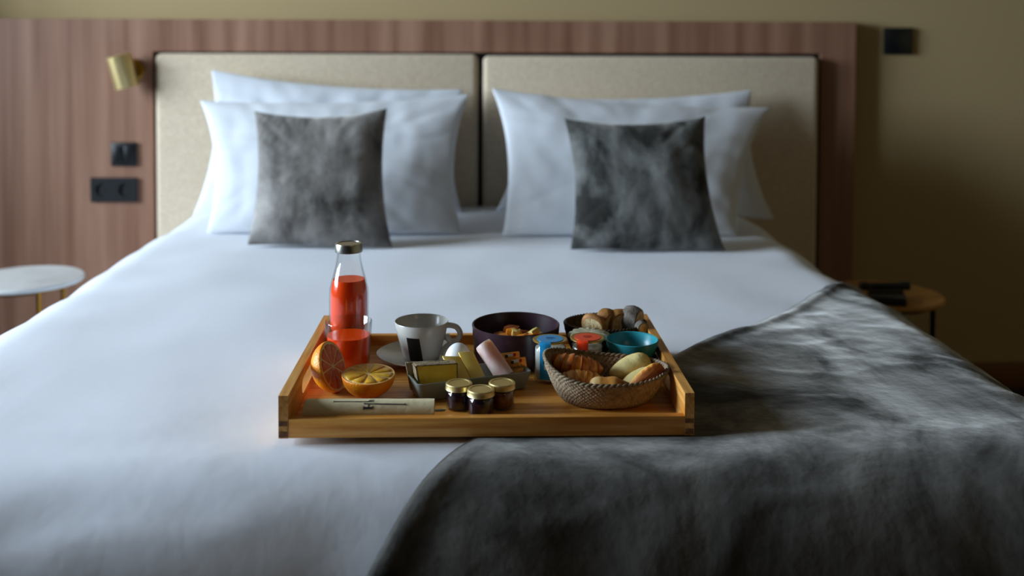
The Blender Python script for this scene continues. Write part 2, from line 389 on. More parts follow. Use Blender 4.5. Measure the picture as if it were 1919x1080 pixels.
# ------------------------------------------------------------------ grey velvet throw
def velvet(name, dark, light, sc, off, lo=0.38, hi=0.68, dist=0.9):
    m = bpy.data.materials.new(name); m.use_nodes = True; nt = m.node_tree; b = nt.nodes['Principled BSDF']
    tc = nt.nodes.new('ShaderNodeTexCoord'); mp = nt.nodes.new('ShaderNodeMapping'); mp.inputs['Location'].default_value = off
    mp.inputs['Scale'].default_value = (sc*1.5, sc*0.9, sc)
    mp.inputs['Rotation'].default_value = (0, 0, 0.35)
    nt.links.new(tc.outputs['Object'], mp.inputs[0])
    n = nt.nodes.new('ShaderNodeTexNoise'); n.inputs['Scale'].default_value = 1; n.inputs['Detail'].default_value = 9; n.inputs['Roughness'].default_value = 0.62; n.inputs['Distortion'].default_value = dist
    nt.links.new(mp.outputs[0], n.inputs[0])
    r = nt.nodes.new('ShaderNodeValToRGB'); r.color_ramp.elements[0].position = lo; r.color_ramp.elements[1].position = hi
    r.color_ramp.elements[0].color = lin(dark); r.color_ramp.elements[1].color = lin(light)
    nt.links.new(n.outputs[0], r.inputs[0]); nt.links.new(r.outputs[0], b.inputs['Base Color'])
    b.inputs['Roughness'].default_value = 0.75
    b.inputs['Sheen Weight'].default_value = 1.0; b.inputs['Sheen Roughness'].default_value = 0.45
    b.inputs['Sheen Tint'].default_value = (0.9, 0.9, 0.87, 1)
    sw = nt.nodes.new('ShaderNodeMapRange'); sw.inputs[1].default_value = lo; sw.inputs[2].default_value = hi; sw.inputs[3].default_value = 0.15; sw.inputs[4].default_value = 0.95
    nt.links.new(n.outputs[0], sw.inputs[0]); nt.links.new(sw.outputs[0], b.inputs['Sheen Weight'])
    b.inputs['Specular IOR Level'].default_value = 0.2
    n2 = nt.nodes.new('ShaderNodeTexNoise'); n2.inputs['Scale'].default_value = 26; n2.inputs['Detail'].default_value = 6
    nt.links.new(tc.outputs['Object'], n2.inputs[0])
    bp = nt.nodes.new('ShaderNodeBump'); bp.inputs['Strength'].default_value = 0.5; bp.inputs['Distance'].default_value = 0.006
    nt.links.new(n2.outputs[0], bp.inputs['Height'])
    n3 = nt.nodes.new('ShaderNodeTexNoise'); n3.noise_type = 'RIDGED_MULTIFRACTAL'; n3.inputs['Scale'].default_value = 1.6; n3.inputs['Detail'].default_value = 5
    nt.links.new(mp.outputs[0], n3.inputs[0])
    b3 = nt.nodes.new('ShaderNodeBump'); b3.inputs['Strength'].default_value = 0.45; b3.inputs['Distance'].default_value = 0.008
    nt.links.new(n3.outputs[0], b3.inputs['Height']); nt.links.new(bp.outputs[0], b3.inputs['Normal']); nt.links.new(b3.outputs[0], b.inputs['Normal'])
    return m
VTHROW = velvet('throw_velvet', '#14110d', '#55534f', 3.0, (3.6, 1.3, 0), 0.38, 0.62, 1.1)
edge = smooth_path([(0.86, 2.16, 0), (0.72, 2.035, 0), (0.56, 1.83, 0), (0.32, 1.595, 0), (0.15, 1.43, 0), (0.025, 1.30, 0), (-0.045, 1.20, 0), (-0.115, 1.085, 0), (-0.16, 0.99, 0), (-0.21, 0.86, 0), (-0.25, 0.70, 0)], 14)
nv = 200; nu = 170
cum = [0]
for i in range(1, len(edge)): cum.append(cum[-1]+(edge[i]-edge[i-1]).length)
def edge_at(t):
    s = t*cum[-1]
    for i in range(1, len(edge)):
        if cum[i] >= s:
            q = (s-cum[i-1])/max(1e-9, cum[i]-cum[i-1]); return edge[i-1].lerp(edge[i], q)
    return edge[-1]
RE0, RE1 = Vector((1.30, 2.12, 0)), Vector((1.34, 0.66, 0))
vs = []
for j in range(nv):
    t = j/(nv-1); E = edge_at(t); Rr = RE0.lerp(RE1, t)
    Rr.y = E.y*0.9+Rr.y*0.1 if t > 0.0 else E.y
    for i in range(nu):
        u = (i/(nu-1)); P = E.lerp(Rr, u)
        a, b = P.x, P.y
        d = (P-E).length
        k = tray_mask(a, b, 0.09)
        h = 0.004
        rid = 1-abs(N(a*3.2+b*2.0+1.3, b*6.5-a*1.2, 0.4))*3.2
        rid2 = 1-abs(N(a*7+b*3+4.1, b*13-a*2, 5.4))*3.0
        h += k*(0.0035*max(0, rid)+0.0025*max(0, rid2)+0.006*(N(a*4, b*4, 7)+0.5))
        h += 0.005*math.exp(-((d-0.018)/0.016)**2)*min(1, k+0.15)
        fr = max(0, min(1, (1.22-b)*5))
        h += fr*0.008*(math.sin(a*42+3*N(a*5, b*3, 2))*max(0, 1-abs(a-0.07)*5)+0.6)
        top = max(0, min(1, (t-0.0)*12)); 
        h += 0.003*math.exp(-((a-0.72)/0.2)**2)*math.exp(-((b-1.90)/0.2)**2)
        h += 0.034*max(0, min(1, (a-0.58)*5))*max(0, min(1, (1.34-b)*4))
        p = bed_pt(a, b, h)
        if k < 1 and b > YF: p.z = min(p.z, Z0+0.0045+0.03*k)
        p.z = max(p.z, 0.10)
        vs.append(p)
th = link('throw_blanket', mesh(vs, grid_faces(nu, nv)), VTHROW, angle=None)
md = th.modifiers.new('s', 'SOLIDIFY'); md.thickness = 0.004; md.offset = -1
tag(th, 'crumpled grey velvet throw blanket laid diagonally over the right front of the bed', 'blanket')

# ------------------------------------------------------------------ pillows
def pillow(name, bl, br, tr, tl, T, m, label, group, seed, pull=0.045, wr=1.0, n=44, pw=0.55, cat='pillow', cornerk=0.0, Yaw=0):
    bl, br, tr, tl = map(Vector, (bl, br, tr, tl))
    nrm = (br-bl).cross(tl-bl).normalized()
    ctr = (bl+br+tr+tl)/4
    W = (br-bl).length; H = (tl-bl).length
    vs = []; idx = {}
    def P(u, v, side):
        # concave edges, pointed corners
        cu = (2*u-1); cv = (2*v-1)
        uu = u - pull*cu*(1-cv*cv)*abs(cu); vv = v - pull*cv*(1-cu*cu)*abs(cv)*(1.2 if cv > 0 else 0.15)
        p = (bl*(1-uu)+br*uu)*(1-vv) + (tl*(1-uu)+tr*uu)*vv
        e = max(0, (1-abs(cu)**2.4))*max(0, (1-abs(cv)**2.4))
        f = e**pw
        q = p
        s1 = N(u*W*9+seed, v*H*9, seed*1.3)
        s2 = N(u*W*24+seed, v*H*14, side*3+seed)
        rad = abs(N(math.atan2(cv, cu)*3.2+seed, 0.8*math.hypot(cu, cv), seed))
        h = T*f*(1.10-0.30*v) + wr*f**0.5*(0.006*s1+0.0035*s2 - 0.010*max(0, 0.5-rad*2)*min(1, math.hypot(cu, cv)**2))
        return q + nrm*side*max(h, 0.0) + (nrm*0.006*N(u*7, v*7, seed) if e < 1e-6 else Vector((0, 0, 0)))
    for side in (1, -1):
        for j in range(n):
            for i in range(n):
                b = i in (0, n-1) or j in (0, n-1)
                key = (i, j, 0 if b else side)
                if key not in idx:
                    idx[key] = len(vs); vs.append(P(i/(n-1), j/(n-1), side) - ctr)
    fs = []
    for side in (1, -1):
        g = lambda i, j: idx[(i, j, 0 if (i in (0, n-1) or j in (0, n-1)) else side)]
        for j in range(n-1):
            for i in range(n-1):
                fs.append((g(i, j), g(i+1, j), g(i+1, j+1), g(i, j+1)))
    o = link(name, mesh(vs, fs), m, loc=ctr, angle=None)
    o.modifiers.new('s', 'SUBSURF').render_levels = 1; o.modifiers['s'].levels = 0
    tag(o, label, cat, group); return o
def corners(pix, Yb, Yt):
    (blp, brp, trp, tlp) = pix
    return at_y(*blp, Yb), at_y(*brp, Yb), at_y(*trp, Yt), at_y(*tlp, Yt)
G = 'white pillows against the headboard'
pillow('pillow', *corners([(356, 408), (872, 402), (872, 166), (392, 128)], 2.95, 3.035), 0.045, PILW, 'white pillow standing at the back on the left, its corner poking up highest', G, 3.1)
pillow('pillow', *corners([(384, 440), (868, 440), (884, 174), (370, 186)], 2.62, 2.90), 0.046, PILW, 'white pillow leaning in front on the left, behind the grey cushion', G, 4.2)
pillow('pillow', *corners([(924, 398), (1455, 414), (1412, 166), (960, 178)], 2.92, 3.035), 0.045, PILW, 'white pillow standing at the back on the right', G, 5.6)
pillow('pillow', *corners([(938, 445), (1385, 445), (1450, 200), (916, 162)], 2.59, 2.90), 0.046, PILW, 'white pillow leaning in front on the right, behind the grey cushion', G, 6.3)
VC1 = velvet('cushion_velvet_left', '#34312d', '#a09c98', 6.0, (1.2, 4, 2), 0.36, 0.72, 0.3)
G2 = 'grey velvet cushions'
pillow('cushion', *corners([(460, 461), (738, 467), (728, 200), (474, 205)], 2.455, 2.60), 0.058, VC1, 'square grey velvet cushion leaning on the left pillows', G2, 7.7, pull=0.055, cat='cushion')
VC2 = velvet('cushion_velvet_right', '#242421', '#8e908e', 6.0, (5.2, 1, 7), 0.38, 0.74, 0.3)
pillow('cushion', *corners([(1066, 470), (1362, 473), (1324, 214), (1055, 220)], 2.415, 2.57), 0.058, VC2, 'square grey velvet cushion leaning on the right pillows', G2, 8.4, pull=0.055, cat='cushion')

# ------------------------------------------------------------------ the tray
ZT = Z0+0.0065; TH = 0.012
fl = at_z(524, 818, ZT); fr_ = at_z(1303, 820, ZT)
TXL, TXR, TYF, TYB = fl.x, fr_.x, (fl.y+fr_.y)/2, 1.630
rz_tray = math.atan2(fr_.y-fl.y, fr_.x-fl.x)
tr = empty('serving_tray', ((TXL+TXR)/2, (TYF+TYB)/2, ZT), 'bamboo breakfast tray with slotted side handles, on the bed', 'tray')
HW = (TXR-TXL)/2; HD = (TYB-TYF)/2; SH = 0.054; RH = 0.0245; FT = 0.009
ZF = ZT+FT                       # tray floor
box('tray_floor', (-HW+TH, -HD+TH, 0.001), (HW-TH, HD-TH, FT), BAMX, tr)
box('front_rail', (-HW+TH, -HD, 0), (HW-TH, -HD+TH, RH), BAMX, tr, bev=0.001)
box('back_rail', (-HW+TH, HD-TH, 0), (HW-TH, HD, RH), BAMX, tr, bev=0.001)
def stadium(x0, x1, y0, y1, k=8):
    r_ = (y1-y0)/2; out = []
    for i in range(k+1): a_ = -PI/2+PI*i/k; out.append((x1-r_+r_*math.cos(a_), y0+r_+r_*math.sin(a_)))
    for i in range(k+1): a_ = PI/2+PI*i/k; out.append((x0+r_+r_*math.cos(a_), y0+r_+r_*math.sin(a_)))
    return out
sp = prism_me([(-HD, 0), (HD, 0), (HD, SH), (-HD, SH)], [stadium(-0.085, 0.085, 0.019, 0.040)], TH, 'X')
for sx in (-1, 1):
    o = link('side_panel', sp, BAMY if not sp.materials else None, tr, loc=(sx*(HW-TH/2), 0, 0), smooth=False)
    # finger joints: end grain showing in the panel's front and rear faces
    for yy in (-HD, HD):
        for (z0, z1) in ((0.0015, 0.0085), (0.0155, 0.0215)):
            d = 0.0004
            box('finger_joint', (-TH/2+0.0006, yy-d, z0), (TH/2-0.0006, yy+d, z1), BAMEND, o)

def obj_at(px, Y, z=None):  # ground point of an item on the tray floor
    p = at_y(px, 600, Y); return Vector((p.x, Y, ZF+0.0004 if z is None else z))

def thin_glass(name, edge):
    m = bpy.data.materials.new(name); m.use_nodes = True; nt = m.node_tree; nt.nodes.clear()
    out = nt.nodes.new('ShaderNodeOutputMaterial'); mx = nt.nodes.new('ShaderNodeMixShader')
    tr_ = nt.nodes.new('ShaderNodeBsdfTransparent'); gl_ = nt.nodes.new('ShaderNodeBsdfGlossy'); gl_.inputs['Roughness'].default_value = 0.03
    lw = nt.nodes.new('ShaderNodeLayerWeight'); lw.inputs['Blend'].default_value = 0.5
    pw_ = nt.nodes.new('ShaderNodeMath'); pw_.operation = 'POWER'; pw_.inputs[1].default_value = 5.0; nt.links.new(lw.outputs['Facing'], pw_.inputs[0])
    fr = nt.nodes.new('ShaderNodeMath'); fr.operation = 'MULTIPLY_ADD'; fr.inputs[1].default_value = 0.85; fr.inputs[2].default_value = 0.04; nt.links.new(pw_.outputs[0], fr.inputs[0])
    rp = nt.nodes.new('ShaderNodeValToRGB'); rp.color_ramp.elements[0].position = 0.72; rp.color_ramp.elements[0].color = (0.985, 0.99, 0.985, 1)
    rp.color_ramp.elements[1].color = edge
    nt.links.new(lw.outputs['Facing'], rp.inputs[0]); nt.links.new(rp.outputs[0], tr_.inputs[0])
    nt.links.new(fr.outputs[0], mx.inputs[0]); nt.links.new(tr_.outputs[0], mx.inputs[1]); nt.links.new(gl_.outputs[0], mx.inputs[2])
    nt.links.new(mx.outputs[0], out.inputs[0]); return m
GLASS = thin_glass('clear_glass', (0.26, 0.28, 0.29, 1))
JUICE = mat('blood_orange_juice', '#f6490c', 0.2, Subsurface_Weight=0.15, Subsurface_Radius=(0.02, 0.008, 0.003), Subsurface_Scale=0.3)
STEEL = mat('brushed_steel', '#a9aaa4', 0.3, 1.0)
# bottle
p = obj_at(654, 1.572)
bt = empty('juice_bottle', p, 'small clear glass bottle of red-orange juice with a silver screw lid', 'bottle')
po = [(0, 0), (0.027, 0), (0.0305, 0.004), (0.0305, 0.098), (0.0298, 0.108), (0.0268, 0.122), (0.0225, 0.138), (0.0195, 0.152), (0.0182, 0.162), (0.0180, 0.172)]
pin = [(0.0165, 0.172), (0.0167, 0.162), (0.018, 0.152), (0.021, 0.138), (0.0252, 0.122), (0.0282, 0.108), (0.0289, 0.098), (0.0289, 0.006), (0.026, 0.004), (0, 0.004)]
lathe('glass_body', po+pin, GLASS, bt, 56, angle=50)
def inner(z):
    q = sorted([(z_, r_) for r_, z_ in pin[:8]]); 
    for i in range(1, len(q)):
        if q[i][0] >= z: 
            t = (z-q[i-1][0])/max(1e-9, q[i][0]-q[i-1][0]); return q[i-1][1]+(q[i][1]-q[i-1][1])*t
    return q[-1][1]
zl = 0.1235
lathe('juice', [(0, 0.0045)]+[(0.0255, 0.0045)]+[(inner(z)-0.0003, z) for z in (0.007, 0.03, 0.06, 0.098, 0.108, 0.116, zl)]+[(0, zl)], JUICE, bt, 48, angle=50)
lathe('lid', [(0, 0.168), (0.0208, 0.168), (0.0214, 0.1685), (0.0214, 0.1795), (0.0204, 0.182), (0.0175, 0.1825), (0.017, 0.1815), (0, 0.1815)], STEEL, bt, 48)
bt.scale = (1, 1, 0.955)
# tumbler
p = obj_at(653, 1.497)
gl = empty('juice_glass', p, 'half full clear tumbler of red-orange juice in front of the bottle', 'glass')
gr, gh = 0.0347, 0.0735
def ribs(r, z, a, j):
    if r < 0.02 or j > 6: return r
    k = max(0, min(1, (0.030-z)/0.02)); return r*(1-0.022*k*(0.5+0.5*math.cos(a*22)))
go = [(0, 0), (0.027, 0), (0.0300, 0.003), (0.0312, 0.012), (0.0322, 0.024), (0.0335, 0.045), (gr, gh-0.001), (gr-0.0006, gh), (gr-0.0014, gh-0.001), (0.0316, 0.045), (0.0302, 0.024), (0.029, 0.010), (0.026, 0.008), (0, 0.008)]
lathe('tumbler', go, GLASS, gl, 88, mod=ribs, angle=50)
lathe('juice', [(0, 0.0083), (0.0255, 0.0083), (0.0287, 0.0103), (0.0298, 0.024), (0.0312, 0.045), (0.0318, 0.052), (0, 0.052)], JUICE, gl, 56, angle=50)

# ---- orange halves
PEEL = mat('orange_peel', '#ff8e0a', 0.36, col2='#ffa51c', nscale=30, bump=0.5, bscale=420, Subsurface_Weight=0.15, Subsurface_Radius=(0.01, 0.004, 0.001), Subsurface_Scale=0.3)
PITH = mat('orange_pith', '#f6d690', 0.55)
def orange_half(loc, rot, R, flesh, label, squash=0.92):
    t = empty('orange_half', loc, label, 'fruit', 'halved oranges'); t.rotation_euler = rot
    pr = [(0, -R*squash)]+[(R*math.sin(i*PI/40), -R*squash*math.cos(i*PI/40)) for i in range(1, 20)]+[(R, 0), (R*0.985, 0.0006), (R*0.965, 0.0007)]
    lathe('peel', pr+[(R*0.96, -0.0005), (0, -0.0005)], PEEL, t, 56, angle=60)
    lathe('pith', [(0, -0.0004), (R*0.965, -0.0004), (R*0.965, 0.0004), (R*0.9, 0.0004), (0.004, 0.0004), (0, 0.0002)], PITH, t, 48)
    n = 10
    for k in range(n):
        a0 = 2*PI*k/n+0.03; a1 = 2*PI*(k+1)/n-0.03; am = (a0+a1)/2
        pts = [(R*0.07*math.cos(am), R*0.07*math.sin(am))]
        for i in range(7):
            a_ = a0+(a1-a0)*i/6; rr = R*0.885*(1 if 0 < i < 6 else 0.96); pts.append((rr*math.cos(a_), rr*math.sin(a_)))
        bm = bmesh.new(); v0 = [bm.verts.new((x, y, 0.0004)) for x, y in pts]
        c0 = Vector((sum(x for x, y in pts)/len(pts), sum(y for x, y in pts)/len(pts), 0.0016))
        v1 = [bm.verts.new((Vector((x, y, 0.0015))-c0)*0.86+c0) for x, y in pts]
        bm.faces.new(v1)
        for i in range(len(pts)): j2 = (i+1) % len(pts); bm.faces.new((v0[i], v0[j2], v1[j2], v1[i]))
        bmesh.ops.recalc_face_normals(bm, faces=bm.faces)
        me = bpy.data.meshes.new('seg'); bm.to_mesh(me); bm.free()
        link('segment', me, flesh, t, angle=60)
    return t
FL1 = mat('flesh_red', '#e8541a', 0.3, col2='#f4772a', nscale=140, bump=0.6, bscale=500, Subsurface_Weight=0.2, Subsurface_Scale=0.1)
FL2 = mat('flesh_orange', '#ffa010', 0.25, col2='#ffc445', nscale=140, bump=0.3, bscale=500, Subsurface_Weight=0.2, Subsurface_Scale=0.1)
R2 = 0.0365
o = obj_at(690.5, 1.378); o.z = ZF+R2*0.86+0.0012
orange_half(o, (math.radians(5), 0, 0.2), R2, FL2, 'orange half lying with its bright cut face up, beside the napkin roll', squash=0.86)
R1 = 0.0355
q = at_y(624, 689, 1.405)
nv_ = Vector((0.91, -0.27, 0.33)).normalized()
rot = nv_.to_track_quat('Z', 'Y').to_euler()
OH = Vector((q.x, q.y, ZF)) 
ext = 0.0
q.z = ZF + R1*math.sqrt(1-nv_.z**2)*1.0 + 0.0012
orange_half(q, rot, R1, FL1, 'orange half standing on edge with its reddish cut face turned right', squash=0.80)

# ---- napkin roll and cutlery
CREAM = mat('cream_napkin', '#e9dcb4', 0.85, bump=0.3, bscale=120)
INK = mat('navy_ink', '#1b1a34', 0.7)
nr = 0.0145; ny = TYF+TH+nr+0.0045
nl = at_y(571, 770, ny).x; nrr = at_y(814, 770, ny).x
npk = empty('napkin_roll', ((nl+nrr)/2, ny, ZF), 'cream paper napkin roll printed with thin dark lettering', 'napkin')
NL = (nrr-nl)/2
def nap_pt(x, ang, dr=0.0):
    s = (x+NL)/(2*NL)
    rr = nr*(1.02 - 0.07*s) + dr
    return Vector((x, -rr*math.cos(ang)*1.0, nr*0.98+0.0006 + rr*math.sin(ang)*0.98))
vs = []; nu_ = 40; nl_ = 30
for j in range(nl_):
    x = -NL+2*NL*j/(nl_-1)
    for i in range(nu_):
        a_ = 2*PI*i/nu_
        vs.append(nap_pt(x + (0.004*math.sin(a_)-0.002)*(1 if j == 0 else 0), a_, 0.0003*N(x*40, a_*2)))
fs = grid_faces(nu_, nl_, True)
# spiral ends
for j in (0, nl_-1):
    base = len(vs); ring = [vs[j*nu_+i] for i in range(nu_)]; cx_ = ring[0].x+(0.002 if j == 0 else -0.002)
    cc = Vector((cx_, 0, nr))
    for q_ in ring: vs.append(Vector((cx_, 0, 0))+Vector((0, q_.y*0.8, nr+(q_.z-nr)*0.8)))
    for i in range(nu_): fs.append((j*nu_+i, j*nu_+(i+1) % nu_, base+(i+1) % nu_, base+i))
    fs.append(tuple(range(base, base+nu_)))
link('paper_wrap', mesh(vs, fs), CREAM, npk)
fm = [nap_pt(-NL*0.99+2*NL*0.99*i/20, 1.9, 0.0004) for i in range(21)]
def ink_strip(x0, a0, x1, a1, wd):
    """ribbon on the roll from (x0, angle0) to (x1, angle1)"""
    n_ = 12; V = []
    dl = Vector((x1-x0, (a1-a0)*nr)); pn = Vector((-dl.y, dl.x)).normalized()*wd/2
    for i in range(n_+1):
        t = i/n_; x = x0+(x1-x0)*t; a_ = a0+(a1-a0)*t
        for sg in (1, -1):
            for dr in (0.0002, 0.0006):
                V.append(nap_pt(x+pn.x*sg, a_+pn.y*sg/nr, dr))
    F_ = []
    for i in range(n_):
        k = i*4
        for (p_, q_) in ((0, 1), (1, 3), (3, 2), (2, 0)): F_.append((k+p_, k+q_, k+4+q_, k+4+p_))
    F_.append((0, 1, 3, 2)); F_.append((n_*4, n_*4+1, n_*4+3, n_*4+2))
    return V, F_
def nx(px): return at_y(px, 760, ny-nr*0.6).x-(nl+nrr)/2
strips = [(nx(625), 1.18, nx(701), 1.16, 0.0007), (nx(683), 0.93, nx(759), 0.86, 0.0011), (nx(690.5), 0.90, nx(690.5), 0.60, 0.0007),
          (nx(682), 0.52, nx(698.5), 0.54, 0.0024), (nx(681.5), 0.36, nx(682.5), 0.70, 0.0009), (nx(698.5), 0.44, nx(698.8), 0.72, 0.0009), (nx(625), 1.26, nx(625.4), 1.1, 0.0008),
          (nx(683), 1.0, nx(683.4), 0.88, 0.0012), (nx(759), 0.95, nx(759.4), 0.78, 0.001), (nx(692), 1.34, nx(701), 1.38, 0.0005), (nx(690), 1.22, nx(696), 1.34, 0.0005)]
V, F_ = [], []
for s_ in strips:
    v_, f_ = ink_strip(*s_); F_ += [tuple(k+len(V) for k in q_) for q_ in f_]; V += v_
link('printed_lettering', mesh(V, F_), INK, npk, smooth=False)
for (py, dy, lab, wd) in ((765, 0.0, 'upper steel cutlery handle sticking out of the napkin roll', 0.0035), (772, -0.006, 'lower steel cutlery handle sticking out of the napkin roll', 0.003)):
    zc = ZF + (0.0135 if dy == 0 else 0.0065)
    e0 = Vector((nrr+0.0005, ny+dy, zc)); e1 = Vector((nrr+0.0145, ny+dy+0.001, zc+0.0005))
    o = link('cutlery', tube_me([e0, e0.lerp(e1, .4), e0.lerp(e1, .85), e1], [wd*0.75, wd*0.85, wd, wd*0.5], 14, flat=0.45), STEEL)
    tag(o, lab, 'cutlery', 'cutlery handles')

# ---- cup and saucer
GREYC = mat('grey_stoneware', '#c4c3bd', 0.22)
p = obj_at(790, 1.532)
sa = lathe('saucer', [(0, 0), (0.030, 0), (0.034, 0.003), (0.055, 0.0085), (0.0675, 0.0135), (0.0682, 0.0145), (0.067, 0.0150), (0.052, 0.0108), (0.033, 0.0062), (0.030, 0.0052), (0, 0.005)], GREYC, None, 72, loc=p)
tag(sa, 'round pale grey saucer under the cup', 'saucer')
cz = p.z+0.0054
cu = empty('coffee_cup', (p.x, p.y, cz), 'pale grey coffee cup with a black rectangle on its front', 'cup')
CH = 0.0575
cprof = [(0.0, 0.001), (0.0245, 0.0), (0.0270, 0.002), (0.0290, 0.008), (0.0330, 0.024), (0.0375, 0.040), (0.0408, CH-0.001), (0.0402, CH), (0.0392, CH-0.001), (0.0355, 0.040), (0.0308, 0.024), (0.0265, 0.009), (0.022, 0.005), (0, 0.004)]
lathe('cup_body', cprof, GREYC, cu, 64, angle=50)
hpath = smooth_path([(0.0350, 0, 0.049), (0.0415, 0, 0.0515), (0.0530, 0, 0.0490), (0.0590, 0, 0.0400), (0.0560, 0, 0.0300), (0.0475, 0, 0.0265), (0.0410, 0, 0.0300), (0.0385, 0, 0.0370)], 6)
link('handle', tube_me(hpath, 0.0042, 14, flat=1.0), GREYC, cu, rot=(0, 0, math.radians(-6)))
tl_ = smooth_path([(0.0520, 0, 0.029), (0.0430, 0, 0.023), (0.0350, 0, 0.016), (0.0295, 0, 0.007)], 6)
link('handle_tail', tube_me(tl_, [0.0038]*7+[0.0035]*6+[0.003]*6, 12), GREYC, cu, rot=(0, 0, math.radians(-6)))
def cup_r(z):
    q = cprof[1:7]
    for i in range(1, len(q)):
        if q[i][1] >= z: t = (z-q[i-1][1])/(q[i][1]-q[i-1][1]); return q[i-1][0]+(q[i][0]-q[i-1][0])*t
def patch_me(rf, z0, z1, ac, wd, dr0=0.0001, dr1=0.0004, lean=0.0, n=10, m_=8):
    V = []
    for dr in (dr0, dr1):
        for j in range(m_+1):
            z = z0+(z1-z0)*j/m_
            for i in range(n+1):
                rr = rf(z); a_ = ac + (wd*(i/n-0.5)+lean*(j/m_))/rr
                V.append(((rr+dr)*math.cos(a_), (rr+dr)*math.sin(a_), z))
    k = (n+1)*(m_+1); F_ = grid_faces(n+1, m_+1) + grid_faces(n+1, m_+1, off=k)
    bd = [i for i in range(n+1)]+[j*(n+1)+n for j in range(1, m_+1)]+[m_*(n+1)+i for i in range(n-1, -1, -1)]+[j*(n+1) for j in range(m_-1, 0, -1)]
    for i in range(len(bd)): a_, b_ = bd[i], bd[(i+1) % len(bd)]; F_.append((a_, b_, b_+k, a_+k))
    return mesh(V, F_)
acam = math.atan2(-p.y, -p.x)
link('printed_rectangle', patch_me(cup_r, 0.003, 0.0405, acam-0.28, 0.0205, lean=-0.003), mat('print_black', '#0b0d0f', 0.35), cu)
# ---- egg
p = obj_at(859, 1.449)
eg = [(0, 0)]+[(0.0205*math.sin(i*PI/20)*(1-0.10*(i/20-0.4)), 0.0265-0.0265*math.cos(i*PI/20)) for i in range(1, 20)]+[(0, 0.053)]
e = lathe('boiled_egg', eg, mat('egg_white', '#eef1f4', 0.4), None, 40, loc=p); tag(e, 'smooth white egg standing between the cup and the sliced cheese', 'egg')

# ---- purple bowl with fruit salad
PURP = mat('aubergine_ceramic', '#38262f', 0.28)
p = obj_at(966.5, 1.530)
BR = 0.0668; BH = 0.0585
bw = lathe('fruit_bowl', [(0, 0), (0.050, 0), (0.058, 0.003), (0.063, 0.012), (BR, BH-0.001), (BR-0.0012, BH), (BR-0.0028, BH-0.001), (0.060, 0.014), (0.055, 0.006), (0, 0.005)], PURP, None, 80, loc=p, angle=50)
tag(bw, 'deep dark purple bowl of orange fruit salad', 'bowl')
ORF = mat('apricot_flesh', '#e8801c', 0.3, col2='#f2a02c', nscale=90, bump=0.3, bscale=200)
REDF = mat('dark_apricot', '#8a3a12', 0.35, col2='#a8501c', nscale=90)
PALEF = mat('pineapple_flesh', '#e8d486', 0.35, col2='#d8bc5c', nscale=100, bump=0.5, bscale=200)
def chunk_me(sx, sy, sz, seed):
    bm = bmesh.new(); bmesh.ops.create_cube(bm, size=1); bmesh.ops.subdivide_edges(bm, edges=bm.edges[:], cuts=3, use_grid_fill=True)
    for v in bm.verts:
        d = v.co.normalized()*0.55; v.co = v.co.lerp(d, 0.45)
        v.co *= 1+0.25*noise.noise(v.co*2.2+Vector((seed, 0, seed*2)))
        v.co = Vector((v.co.x*sx, v.co.y*sy, v.co.z*sz))
    me = bpy.data.meshes.new('c'); bm.to_mesh(me); bm.free(); return me
fruit = [(-0.020, -0.018, 0.020, ORF, 'bright orange chunk at the left front of the fruit salad'), (0.006, -0.022, 0.021, ORF, 'bright orange chunk nearest the front rim in the fruit salad'),
         (-0.003, 0.001, 0.025, ORF, 'large orange chunk in the middle of the fruit salad'), (0.024, -0.006, 0.022, ORF, 'orange chunk right of the middle in the fruit salad'),
         (0.015, 0.018, 0.021, REDF, 'dark reddish chunk behind the pale pieces in the fruit salad'), (-0.024, 0.008, 0.019, REDF, 'dark reddish chunk at the left of the fruit salad'),
         (-0.006, 0.024, 0.026, REDF, 'dark reddish chunk piled highest at the back of the fruit salad'), (0.036, -0.022, 0.020, ORF, 'orange chunk by the blue-lidded pot side of the fruit salad'),
         (-0.040, -0.010, 0.017, REDF, 'dark chunk at the far left edge of the fruit salad'), (0.037, 0.010, 0.022, PALEF, 'pale yellow chunk at the right back of the fruit salad'),
         (0.000, -0.008, 0.033, PALEF, 'small pale yellow chunk on top of the middle of the fruit salad'), (0.028, -0.006, 0.033, PALEF, 'pale spiky chunk on top at the right of the fruit salad')]
for i, (x, y, z, m_, lab) in enumerate(fruit):
    s_ = 0.021 if m_ is not PALEF else 0.013
    o = link('fruit_chunk', chunk_me(s_*1.15, s_, s_*0.8, i*3.7), m_, loc=(p.x+x, p.y+y, p.z+z+(0.016 if m_ is ORF else 0.013)), rot=(random.uniform(-.4, .4), random.uniform(-.4, .4), random.uniform(0, 3)), angle=60)
    tag(o, lab, 'fruit', 'chunks in the fruit salad')

